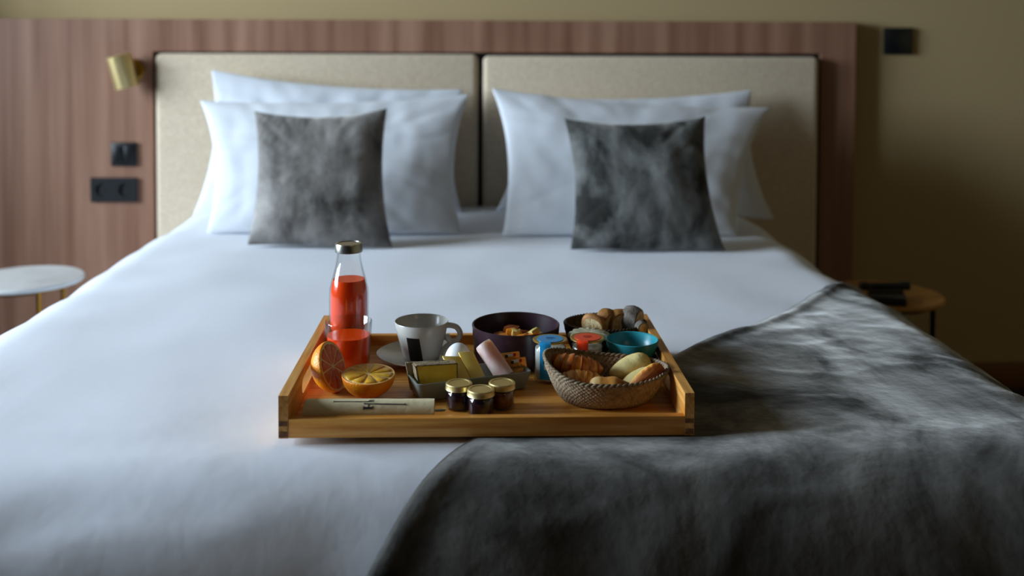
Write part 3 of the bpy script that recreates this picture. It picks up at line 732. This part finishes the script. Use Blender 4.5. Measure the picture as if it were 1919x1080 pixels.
# ---- rectangular dish with cheese, ham and butter
DISHM = mat('celadon_ceramic', '#7d8680', 0.3)
dA = math.atan2(0.055, 0.161)
DL, DW, DH = 0.167, 0.058, 0.027
FLc = Vector((-0.0835, 1.347, 0))
ux = Vector((math.cos(dA), math.sin(dA), 0)); uy = Vector((-math.sin(dA), math.cos(dA), 0))
dc = FLc + ux*DL/2 + uy*DW/2; dc.z = ZF+0.0004
def rrect(hx, hy, r_, z, k=5):
    out = []
    for (sx, sy, a0) in ((1, 1, 0), (-1, 1, PI/2), (-1, -1, PI), (1, -1, 1.5*PI)):
        for i in range(k): a_ = a0+PI/2*i/(k-1); out.append(Vector((sx*(hx-r_)+r_*math.cos(a_), sy*(hy-r_)+r_*math.sin(a_), z)))
    return out
rings = [rrect(DL/2-0.010, DW/2-0.010, 0.006, 0), rrect(DL/2-0.006, DW/2-0.006, 0.007, 0.002), rrect(DL/2, DW/2, 0.008, DH-0.0008), rrect(DL/2-0.001, DW/2-0.001, 0.007, DH), rrect(DL/2-0.0035, DW/2-0.0035, 0.006, DH-0.0008), rrect(DL/2-0.009, DW/2-0.009, 0.006, 0.005), rrect(DL/2-0.012, DW/2-0.012, 0.005, 0.0038)]
nn = len(rings[0]); vs = [v for r_ in rings for v in r_]; fs = grid_faces(nn, len(rings), True)
fs.append(tuple(range(nn))); fs.append(tuple(range((len(rings)-1)*nn, len(rings)*nn)))
o = link('serving_dish', mesh(vs, fs), DISHM, loc=dc, rot=(0, 0, dA), angle=50)
tag(o, 'rectangular grey-green ceramic dish holding cheese and ham', 'dish')
CHEESE = mat('aged_cheese', '#f0c42c', 0.5, col2='#f8d850', nscale=60, bump=0.5, bscale=140)
RIND = mat('cheese_rind', '#a08f70', 0.9, col2='#6a5d46', nscale=140, bump=1.0, bscale=260)
CH2 = mat('pale_cheese', '#f0cf5c', 0.4, col2='#f8e290', nscale=25)
def dpt(u, v, z): q = dc + ux*(u-DL/2) + uy*(v-DW/2); return Vector((q.x, q.y, dc.z+z))
# wedge: faces the camera
ch = empty('cheese_wedge', dpt(0.032, 0.03, 0.005), 'thick yellow cheese wedge with a crumbly grey-brown rind, at the left of the dish', 'cheese')
W0 = ch.location
c_ = [dpt(0.012, 0.019, 0.0065), dpt(0.062, 0.017, 0.0065), dpt(0.0625, 0.020, 0.0430), dpt(0.0055, 0.023, 0.0450)]
nrm_ = (c_[1]-c_[0]).cross(c_[3]-c_[0]); nrm_ = nrm_ if nrm_.y < 0 else -nrm_
link('cheese_paste', slab_me([q-W0 for q in c_], nrm_, 0.019, 0.0005), CHEESE, ch)
def rind_strip(a_, b_, out, th_, name='rind'):
    a_ = a_-W0; b_ = b_-W0; back = -nrm_.normalized()*0.0195; n_ = 14; V = []
    o_ = out.normalized()
    for i in range(n_+1):
        q = a_.lerp(b_, i/n_); w_ = th_*(1+0.45*N(i*0.9, th_*900)); 
        for k_ in (0, 1):
            for m2 in (0.0, 1.0):
                V.append(q + back*m2*(1.0) + o_*(w_ if k_ else -0.0005) - back*0.02*(1-m2))
    F_ = []
    for i in range(n_):
        k = i*4
        for (p_, q_) in ((0, 1), (1, 3), (3, 2), (2, 0)): F_.append((k+p_, k+q_, k+4+q_, k+4+p_))
    F_ += [(0, 1, 3, 2), (n_*4, n_*4+1, n_*4+3, n_*4+2)]
    return link(name, mesh(V, F_), RIND, ch, angle=60)
rind_strip(c_[3], c_[2], Vector((0, 0, 1)), 0.0010)
rind_strip(c_[0], c_[3], -ux, 0.0020)
rind_strip(c_[1], c_[2], ux, 0.0010)
# second thin wedge behind
o = link('cheese_slice', slab_me([q + uy*0.024 - ux*0.009 - Vector((0, 0, 0.0015)) for q in c_], nrm_, 0.005, 0.001), RIND)
tag(o, 'rind-covered cheese piece tucked behind the thick wedge, at the left of the dish', 'cheese')
def lean_slice(px, lab, Yt, Yb, t=0.0045):
    tlx, trx, brx, blx = px
    q = [at_y(*blx, Yb), at_y(*brx, Yb+0.004), at_y(*trx, Yt+0.004), at_y(*tlx, Yt)]
    n_ = (q[1]-q[0]).cross(q[3]-q[0]); n_ = n_ if n_.y < 0 else -n_
    o = link('cheese_slice', slab_me(q, n_, t, 0.0008), CH2); tag(o, lab, 'cheese', 'pale yellow cheese slices in the dish'); return o
lean_slice(((829, 667), (862, 668), (888, 722), (858, 722)), 'pale yellow cheese slice leaning beside the thick wedge', 1.412, 1.390)
lean_slice(((859, 660), (886, 658), (916, 719), (888, 721)), 'pale yellow cheese slice leaning nearest the ham roll', 1.418, 1.396)
# ham
HAM = mat('pink_ham', '#dcb2ac', 0.45, col2='#ead0ca', nscale=45, bump=0.35, bscale=90, Subsurface_Weight=0.2, Subsurface_Scale=0.1)
h0 = at_y(905, 645, 1.432); h1 = at_y(948, 708, 1.409)
hp = [h0.lerp(h1, i/14) for i in range(15)]
hv = []; ax_ = (h1-h0).normalized(); s1 = ax_.cross(Vector((0, 0, 1))).normalized(); s2 = s1.cross(ax_)
seg = 28
for i, q in enumerate(hp):
    rr = 0.0122*(1+0.05*i/14)*(0.93 if i == 0 else 1)
    for k in range(seg):
        a_ = 2*PI*k/seg; r3 = rr*(1+0.04*math.sin(a_*3+i*0.2)+0.05*(k/seg))
        hv.append(q+s1*math.cos(a_)*r3+s2*math.sin(a_)*r3)
fs = grid_faces(seg, 15, True)
for j in (0, 14):
    prev = j*seg
    for sc_, dp in ((0.86, 0.0006), (0.80, 0.004), (0.5, 0.002), (0.2, 0.004)):
        b0 = len(hv); q = hp[j]+ax_*dp*(1 if j == 0 else -1)
        for k in range(seg): hv.append(q+(hv[j*seg+k]-hp[j])*sc_)
        for k in range(seg): fs.append((prev+k, prev+(k+1) % seg, b0+(k+1) % seg, b0+k))
        prev = b0
    fs.append(tuple(range(prev, prev+seg)))
o = link('ham_roll', mesh(hv, fs), HAM, angle=60); tag(o, 'rolled slice of pale pink ham leaning in the grey-green dish', 'ham')
# wrapped cheese portions
GOLDF = mat('gold_foil', '#d08a34', 0.32, 0.55, bump=0.4, bscale=150)
NAVY = mat('navy_band', '#16204a', 0.4); REDP = mat('red_print', '#c8200f', 0.45); WHP = mat('white_print', '#d8d4c8', 0.5); DKP = mat('dark_print', '#15120e', 0.5)
def portion(px, Y0_, Y1_, lab):
    tlx, trx, brx, blx = px
    q = [at_y(*blx, Y0_), at_y(*brx, Y0_+0.003), at_y(*trx, Y1_+0.003), at_y(*tlx, Y1_)]
    cc = sum(q, Vector())/4; ex = ((q[1]-q[0])+(q[2]-q[3])).normalized(); ey = ((q[3]-q[0])+(q[2]-q[1])); ey = (ey-ex*ey.dot(ex)).normalized(); ez = ex.cross(ey)
    w_ = ((q[1]-q[0]).length+(q[2]-q[3]).length)/4; h_ = ((q[3]-q[0]).length+(q[2]-q[1]).length)/4
    o = bpy.data.objects.new('cheese_portion', None); C.objects.link(o)
    M = Matrix((ex, ey, ez)).transposed().to_4x4(); M.translation = cc; o.matrix_world = M
    tag(o, lab, 'food packet', 'gold wrapped cheese portions'); o.empty_display_size = 0.01
    box('foil_wrap', (-w_, -h_, -0.008), (w_, h_, 0), GOLDF, o, bev=0.0012)
    box('base_band', (-w_*1.01, -h_*1.03, -0.0082), (w_*1.01, -h_*0.62, 0.0003), NAVY, o, bev=0.0004)
    box('white_stripe', (-w_*0.45, h_*0.55, -0.001), (w_*0.45, h_*0.85, 0.0003), WHP, o)
    def dot(x, y, r_, m_, nm): lathe(nm, [(0, 0), (r_, 0), (r_, 0.0005), (0, 0.0005)], m_, o, 16, loc=(x*w_, y*h_, 0))
    dot(-0.40, 0.62, 0.0024, DKP, 'dark_emblem'); dot(0.45, 0.68, 0.0024, REDP, 'red_emblem')
    link('printed_lettering', text_me('rondelé', 0.0074), DKP, o, loc=(0, h_*0.10, 0.0005), smooth=False)
    box('red_line', (w_*0.1, -h_*0.50, -0.0005), (w_*0.8, -h_*0.40, 0.0003), REDP, o)
    return o
portion(((935, 663), (972, 659), (979, 692), (944, 698)), 1.437, 1.444, 'gold wrapped cheese portion with red mark, half hidden behind its twin')
portion(((946, 674), (984, 669), (991, 706), (955, 712)), 1.416, 1.424, 'gold wrapped cheese portion with red mark and lettering, nearest in the dish')

# ---- jam jars
GOLDLID = mat('gold_lid', '#dccb92', 0.42, 1.0)
def jam(px, Y, jam_m, lab):
    p = obj_at(px, Y); t = empty('jam_jar', p, lab, 'jar', 'mini jam jars')
    R_ = 0.0172
    lathe('glass_body', [(0, 0), (R_-0.002, 0), (R_, 0.002), (R_, 0.021), (R_-0.001, 0.0235), (R_-0.003, 0.025), (R_-0.003, 0.029), (R_-0.0042, 0.029), (R_-0.0042, 0.0245), (R_-0.0013, 0.021), (R_-0.0013, 0.003), (R_-0.003, 0.0018), (0, 0.0018)], GLASS, t, 40, angle=50)
    lathe('jam', [(0, 0.002), (R_-0.0035, 0.002), (R_-0.0016, 0.0035), (R_-0.0016, 0.021), (R_-0.0045, 0.0242), (0, 0.0242)], jam_m, t, 36, angle=60)
    lathe('lid', [(0, 0.0258), (R_+0.0002, 0.0258), (R_+0.0010, 0.0264), (R_+0.0006, 0.0272), (R_+0.0006, 0.0328), (R_-0.0004, 0.0340), (R_-0.003, 0.0340), (R_-0.0036, 0.0334), (0, 0.0334)], GOLDLID, t, 48)
    return t
JAM1 = mat('dark_berry_jam', '#1c0a1c', 0.15); JAM2 = mat('amber_jam', '#6e3418', 0.2)
jam(860.5, 1.336, JAM1, 'mini jar of dark jam with gold lid, left of the three')
jam(901.5, 1.3115, JAM1, 'mini jar of dark jam with gold lid, front one of the three')
jam(941, 1.3375, JAM2, 'mini jar of amber jam with gold lid, right of the three')

# ---- yogurt pots
YOG = mat('yogurt_white', '#dfe3df', 0.4)
PGLASS = thin_glass('pot_glass', (0.5, 0.53, 0.5, 1))
def pot(px, Y, R_, H_, colr, dk, lab, crinkle=False):
    p = obj_at(px, Y); t = empty('yogurt_pot', p, lab, 'yogurt', 'glass yogurt pots')
    rf = lambda z: R_-0.0015
    lathe('glass_body', [(0, 0), (R_-0.003, 0), (R_-0.0005, 0.003), (R_-0.0005, H_*0.80), (R_-0.004, H_*0.88), (R_-0.001, H_*0.93), (R_-0.001, H_-0.003), (R_-0.0025, H_-0.003), (R_-0.0045, H_*0.88), (R_-0.002, H_*0.80), (R_-0.002, 0.004), (0, 0.003)], PGLASS, t, 56, angle=50)
    lathe('yogurt', [(0, 0.0034), (R_-0.004, 0.0034), (R_-0.0023, 0.0055), (R_-0.0023, H_*0.79), (0, H_*0.79)], YOG, t, 48, angle=60)
    ac = math.atan2(-p.y, -p.x)
    if crinkle:
        n_ = 72; V = []; 
        for (rr, z) in ((0.0, H_), (R_*0.6, H_), (R_*1.0, H_-0.0004), (R_*1.32, H_-0.003), (R_*1.45, H_-0.007)):
            for i in range(n_):
                a_ = 2*PI*i/n_; kk = (rr/(R_*1.45))**3
                V.append((rr*(1+0.05*kk*math.sin(a_*9))*math.cos(a_), rr*(1+0.05*kk*math.sin(a_*9))*math.sin(a_), z+0.0022*kk*math.sin(a_*13+1)))
        o = link('paper_lid', mesh(V, grid_faces(n_, 5, True)), mat('pale_lid_paper', '#c9c3a6', 0.6, col2='#a59f86', nscale=120), t)
        o.modifiers.new('s', 'SOLIDIFY').thickness = 0.0004
        return t
    lathe('lid', [(0, H_-0.0028), (R_-0.0006, H_-0.0028), (R_+0.0014, H_-0.0022), (R_+0.0014, H_-0.0008), (R_, H_), (R_-0.002, H_-0.0004), (0, H_-0.0004)], mat('gold_foil_lid', '#c6a35a', 0.35, 0.9), t, 64)
    disc = lathe('lid_label', [(0, H_-0.0003), (R_*0.80, H_-0.0003), (R_*0.80, H_+0.0003), (0, H_+0.0003)], colr, t, 48)
    # strap running from lid over the edge and down the front
    def strap(a0, wd, m_, nm, zlow):
        prof_ = [(R_*0.7, H_+0.0004), (R_*0.95, H_+0.0004), (R_+0.0016, H_-0.0006), (R_+0.0018, H_-0.003), (R_+0.0003, H_-0.006), (R_-0.0001, H_*0.8), (R_-0.0001, zlow)]
        V = []
        for dr in (0, 0.0003):
            for (rr, z) in prof_:
                for s_ in (-1, -.5, 0, .5, 1):
                    a_ = a0+s_*wd/2/R_; V.append(((rr+dr)*math.cos(a_), (rr+dr)*math.sin(a_), z+dr*(1 if rr < R_ and z > H_ else 0)))
        k = 5*len(prof_); F_ = grid_faces(5, len(prof_))+grid_faces(5, len(prof_), off=k)
        return link(nm, mesh(V, F_), m_, t)
    strap(ac-0.30, 0.0165, colr, 'label_strap', H_*0.12)
    if dk == 'blue':
        link('cow_mark', patch_me(lambda z: R_+0.0003, H_*0.50, H_*0.80, ac-0.30, 0.0052), DKP, t)
        link('white_mark', patch_me(lambda z: R_+0.00045, H_*0.36, H_*0.52, ac-0.22, 0.0055), WHP, t)
        link('white_mark', patch_me(lambda z: R_+0.00075, H_*0.60, H_*0.70, ac-0.27, 0.0020), WHP, t)
    else:
        link('cow_mark', patch_me(lambda z: R_+0.0003, H_*0.45, H_*0.80, ac-0.28, 0.0058), mat('dark_red', '#5a0f10', 0.5), t)
    inkm = mat('lid_ink_'+dk, '#0d4a94' if dk == 'blue' else '#7a140c', 0.5)
    for (x, y, w_) in ((0, 0.005, 0.011), (0.001, 0.001, 0.013), (0, -0.003, 0.008)):
        box('lid_print', (x-w_/2, y-0.0007, 0), (x+w_/2, y+0.0007, 0.0003), inkm, disc, loc=(0, 0, H_+0.0002))
    return t
BLUEL = mat('blue_label', '#1c8cc4', 0.3); REDL = mat('red_label', '#e8401c', 0.3)
pot(1031, 1.445, 0.0236, 0.0600, BLUEL, 'blue', 'glass yogurt pot with a blue label on its gold lid')
pot(1101, 1.4515, 0.0236, 0.0600, REDL, 'red', 'glass yogurt pot with a red-orange label on its gold lid')
pot(1104, 1.5035, 0.0215, 0.0530, None, None, 'glass pot with a pale crinkled paper lid behind the red labelled yogurt', crinkle=True)

# ---- stacked blue bowls
TEAL = mat('turquoise_ceramic', '#2f93a0', 0.3); NAVYC = mat('dark_blue_ceramic', '#16313f', 0.3)
p = obj_at(1185, 1.463)
def small_bowl(z, R_, H_, m_, lab):
    o = lathe('small_bowl', [(0, 0), (R_*0.55, 0), (R_*0.60, 0.001), (R_*0.86, H_*0.38), (R_*0.97, H_*0.72), (R_, H_-0.0008), (R_-0.001, H_), (R_-0.0026, H_-0.001), (R_*0.91, H_*0.72), (R_*0.80, H_*0.40), (R_*0.52, 0.0035), (0, 0.003)], m_, None, 72, loc=(p.x, p.y, z), angle=50)
    tag(o, lab, 'bowl', 'stacked small blue bowls'); return o
small_bowl(p.z, 0.0385, 0.030, NAVYC, 'small dark blue bowl, the lower of the stacked pair')
small_bowl(p.z+0.0215, 0.0385, 0.0325, TEAL, 'small turquoise bowl, the upper of the stacked pair')

# ---- baskets
def basket(px, Y, rx, ry, brx, bry, hf, m_in, m_rim, lab, nt=440, nz=44, amp=0.0008, rot=0.0):
    p = obj_at(px, Y); t = empty('woven_basket', p, lab, 'basket', None, rot)
    cols = 150
    def S(a_, v, off=0.0):
        f = v**0.62 if v > 0 else 0
        rX = brx+(rx-brx)*f+off; rY = bry+(ry-bry)*f+off
        z = v**1.15*hf(a_)
        return Vector((rX*math.cos(a_), rY*math.sin(a_), z))
    V = []; 
    rows = 15
    for j in range(nz):
        v = j/(nz-1)
        for i in range(nt):
            a_ = 2*PI*i/nt
            wv = (math.sin(a_*cols/2 + (int(v*rows)*2.39)) + 0.6)*abs(math.sin(v*rows*PI)) + 0.5*N(a_*30, v*20, 3)
            V.append(S(a_, v, amp*wv + 0.0005*N(a_*9, v*9)))
    nO = len(V)
    for j in range(nz):
        v = 1-j/(nz-1)
        for i in range(nt):
            a_ = 2*PI*i/nt
            wv = (math.sin(a_*cols/2 + (int(v*rows)*2.39)) + 0.6)*abs(math.sin(v*rows*PI)) + 0.5*N(a_*30, v*20, 3)
            q = S(a_, v, -0.0034+amp*wv); q.z = max(q.z, 0.003); V.append(q)
    F_ = grid_faces(nt, 2*nz, True); F_.append(tuple(range(nt))); F_.append(tuple(range((2*nz-1)*nt, 2*nz*nt)))
    link('woven_wall', mesh(V, F_), m_in, t, angle=None)
    # twisted rim: two strands
    for ph_ in (0, PI):
        pts = []
        for i in range(221):
            a_ = 2*PI*i/220; q = S(a_, 1.0, -0.0017); tw = a_*34+ph_
            pts.append(q+Vector((math.cos(a_)*math.cos(tw), math.sin(a_)*math.cos(tw), math.sin(tw)))*0.0013+Vector((0, 0, 0.0008)))
        link('rim_strand', tube_me(pts, 0.0018, 8, False), m_rim, t, angle=None)
    return t, p
WICK = mat('seagrass', '#7e6a50', 0.8, col2='#a8957a', nscale=160, bump=0.8, bscale=420, lo=0.3, hi=0.7)
WICKR = mat('seagrass_rim', '#8f7f68', 0.8, col2='#6e5c46', nscale=90, bump=0.6, bscale=300)
DWICK = mat('dark_seagrass', '#33281a', 0.85, col2='#4a3b28', nscale=160, bump=0.8, bscale=420)
def hfA(a_):
    c0 = math.cos(a_-math.radians(168)); return 0.0375+0.0235*max(0, c0)**2.2+0.007*max(0, math.cos(a_))**3+0.006*max(0, math.sin(a_))**2
bsk, bp = basket(1136, 1.3615, 0.0855, 0.059, 0.052, 0.034, hfA, WICK, WICKR, 'oval woven seagrass basket of pastries at the front right of the tray')
bsk2, bp2 = basket(1134, 1.5725, 0.0645, 0.0395, 0.046, 0.028, lambda a_: 0.046+0.003*math.sin(a_), DWICK, DWICK, 'dark woven basket of bread at the back right of the tray')

# ---- pastries
CROI = attr_mat('croissant_crust', [(0.0, '#5a260c'), (0.3, '#b0521a'), (0.6, '#e6923a'), (1.0, '#ffd88a')], 0.28, 0.5, 260, 0.14, 90)
def croissant(loc, rot, L_, R_, lab, bend=0.4, bake=0.0, seed=1):
    ns, sg = 90, 28; V = []; A_ = []
    segs = 7
    for j in range(ns):
        s = -1+2*j/(ns-1)
        x = s*L_/2; y = bend*L_/2*s*s
        tang = Vector((1, 2*bend*s, 0)).normalized(); nn_ = Vector((-tang.y, tang.x, 0))
        fr_ac = ((s+1)/2*segs) % 1.0
        tap = max(0.0, 1-abs(s)**2.3)**0.62
        side = fr_ac if s < 0 else 1-fr_ac
        rr = R_*tap*(0.80+0.24*side)
        for i in range(sg):
            a_ = 2*PI*i/sg
            r3 = rr*(1+0.05*N(s*9+seed, a_*1.2, seed))
            V.append(Vector((x, y, 0))+nn_*math.cos(a_)*r3*1.05+Vector((0, 0, 1))*math.sin(a_)*r3*0.88)
            A_.append(0.95-0.75*side+bake+0.12*N(s*16, a_*3, seed) - (0.25 if abs(s) > 0.85 else 0))
    F_ = grid_faces(sg, ns, True)
    o = link('croissant', mesh(V, F_, A_), CROI, loc=loc, rot=rot, angle=60); tag(o, lab, 'croissant', 'croissants in the seagrass basket'); return o
def P3(px, py, Y): return at_y(px, py, Y)
croissant(P3(1080, 686, 1.378), (0.10, 0.16, math.radians(-8)), 0.074, 0.0175, 'dark baked croissant against the back left of the seagrass basket', 0.25, -0.05, 2)
croissant(P3(1092, 713, 1.354), (-0.05, 0.10, math.radians(-4)), 0.066, 0.0165, 'golden striped croissant at the front left of the seagrass basket', -0.30, 0.18, 5)
MAD = attr_mat('madeleine_crumb', [(0.0, '#8a3a12'), (0.3, '#c87820'), (0.6, '#e0b450'), (1.0, '#ecd894')], 0.6, 0.6, 220, 0.10, 160)
def madeleine(loc, rot, L_, W_, H_, lab, flip=False, seed=1):
    ns, sg = 48, 48; V = []; A_ = []
    for j in range(ns):
        th_ = PI*j/(ns-1); sx = -math.cos(th_); rr0 = max(0.0, math.sin(th_))**0.75
        wsc = 1+0.28*sx
        for i in range(sg):
            a_ = 2*PI*i/sg; ca, sa_ = math.cos(a_), math.sin(a_)
            y = ca*W_/2*rr0*wsc; x = sx*L_/2
            if sa_ >= 0: z = sa_**0.9*H_*0.62*rr0**0.9*(1+0.12*N(x*60, y*60, seed))
            else: z = sa_*H_*0.45*rr0*(1+0.16*math.cos(y/W_*2*PI*3.2))
            e = 1-abs(sa_)
            V.append((x, y*(1+0.03*math.cos(x/L_*40)*(e**3)), z))
            if sa_ >= 0: A_.append(0.30+0.75*min(1, sa_*rr0*1.5)-(0.18 if sx > 0.6 else 0))
            else: A_.append(0.30-0.28*abs(sa_))
    o = link('madeleine', mesh(V, grid_faces(sg, ns, True), A_), MAD, loc=loc, rot=rot, angle=60); tag(o, lab, 'madeleine', 'madeleines in the seagrass basket'); return o
madeleine(P3(1181, 692, 1.392), (0.72, -0.30, math.radians(8)), 0.062, 0.036, 0.026, 'madeleine resting highest at the back of the seagrass basket', seed=2)
madeleine(P3(1203, 714, 1.362), (0.55, -0.24, math.radians(4)), 0.056, 0.034, 0.024, 'madeleine in the middle, partly under the red-brown one', seed=5)
madeleine(P3(1213, 711, 1.345), (-1.15, -0.60, math.radians(0)), 0.055, 0.032, 0.018, 'madeleine showing its red-brown ribbed underside at the right end of the seagrass basket', seed=7)
BUN = attr_mat('bun_crust', [(0.0, '#5a260c'), (0.35, '#a8561c'), (0.65, '#dca04c'), (1.0, '#e6cf9c')], 0.45, 0.4, 200, 0.12, 110)
def bun(loc, rot, L_, W_, H_, lab):
    ns, sg = 44, 40; V = []; A_ = []
    for j in range(ns):
        th_ = PI*j/(ns-1); sx = -math.cos(th_); rr0 = max(0.0, math.sin(th_))**0.7
        st = 0.5+0.5*math.sin(sx*7+0.6)
        for i in range(sg):
            a_ = 2*PI*i/sg
            V.append((sx*L_/2, math.cos(a_)*W_/2*rr0*(0.9+0.1*st), math.sin(a_)*H_/2*rr0*(0.86+0.14*st)*(1+0.06*N(sx*5, a_*2, 3))))
            A_.append(0.90-0.42*(sx+1)/2*1.2-0.2*(1-st)-0.1*(math.sin(a_) < -0.2))
    t = link('chocolate_bun', mesh(V, grid_faces(sg, ns, True), A_), BUN, loc=loc, rot=rot, angle=60); tag(t, lab, 'pastry')
    link('chocolate_chip', chunk_me(0.0075, 0.006, 0.006, 4), mat('chocolate', '#140a0c', 0.35), t, loc=(-0.010, -W_*0.44, H_*0.05), angle=60)
    link('chocolate_chip', chunk_me(0.005, 0.004, 0.0035, 9), MATS['chocolate'], t, loc=(-0.020, -W_*0.36, -H_*0.04), angle=60)
    return t
bun(P3(1144, 725, 1.326), (0, 0.12, math.radians(-3)), 0.056, 0.030, 0.027, 'small golden bun with a dark chocolate chip, at the front of the seagrass basket')
# ---- bread in the dark basket
CRUMB = mat('bread_crumb', '#ecd6a4', 0.85, col2='#caa46a', nscale=120, bump=0.7, bscale=260)
CRUST = mat('bread_crust', '#9a6630', 0.6, col2='#c08a4a', nscale=60, bump=0.5, bscale=160)
CRUSTG = mat('floury_crust', '#8f8a82', 0.8, col2='#5c5046', nscale=80, bump=0.6, bscale=200)
def bread_slice(px, py, Y, W_, H_, T_, rot, crust, lab):
    c = at_y(px, py, Y); t = empty('bread_slice', c, lab, 'bread', 'bread slices in the dark basket'); t.rotation_euler = rot
    def prof2(s): 
        out = []
        for i in range(36):
            a_ = 2*PI*i/36; ca, sa_ = math.cos(a_), math.sin(a_)
            rx_ = W_/2; rz = H_/2*(1.0 if sa_ > 0 else 0.9)
            out.append((math.copysign(abs(ca)**0.8, ca)*rx_*s*(1+0.03*math.sin(3*a_)), math.copysign(abs(sa_)**0.9, sa_)*rz*s))
        return out
    me = prism_me(prof2(0.81), [], T_*1.0, 'Y'); link('crumb', me, CRUMB, t, angle=40)
    V = []; 
    for (s, y) in ((0.80, -T_*0.5), (0.92, -T_*0.46), (1.0, -T_*0.25), (1.04, 0), (1.0, T_*0.25), (0.92, T_*0.46), (0.80, T_*0.5)):
        V += [Vector((x, y, z)) for x, z in prof2(s)]
    V += [Vector((x, T_*0.5, z)) for x, z in prof2(0.925)][:0]
    F_ = grid_faces(36, 7, True); F_ += [(6*36+i, 6*36+(i+1) % 36, (i+1) % 36, i) for i in range(36)]
    link('crust', mesh(V, F_), crust, t, angle=50)
    return t
bread_slice(1113, 612, 1.560, 0.040, 0.042, 0.012, (0.3, 0.2, -0.5), CRUST, 'small bread slice leaning at the left of the dark basket')
bread_slice(1134, 606, 1.572, 0.040, 0.046, 0.020, (0.25, 0.35, 0.85), CRUST, 'thick bread slice with pale crumb, left middle of the dark basket')
bread_slice(1161, 606, 1.574, 0.044, 0.044, 0.020, (0.15, 0.1, 0.35), CRUST, 'brown crusted bread piece in the middle of the dark basket')
bread_slice(1185, 604, 1.575, 0.039, 0.052, 0.026, (0.10, -0.35, 0.95), CRUSTG, 'floury grey crusted bread piece at the right of the dark basket')
bread_slice(1203, 617, 1.552, 0.020, 0.028, 0.012, (0.10, -0.5, 0.4), CRUSTG, 'small curled crust end at the far right of the dark basket')
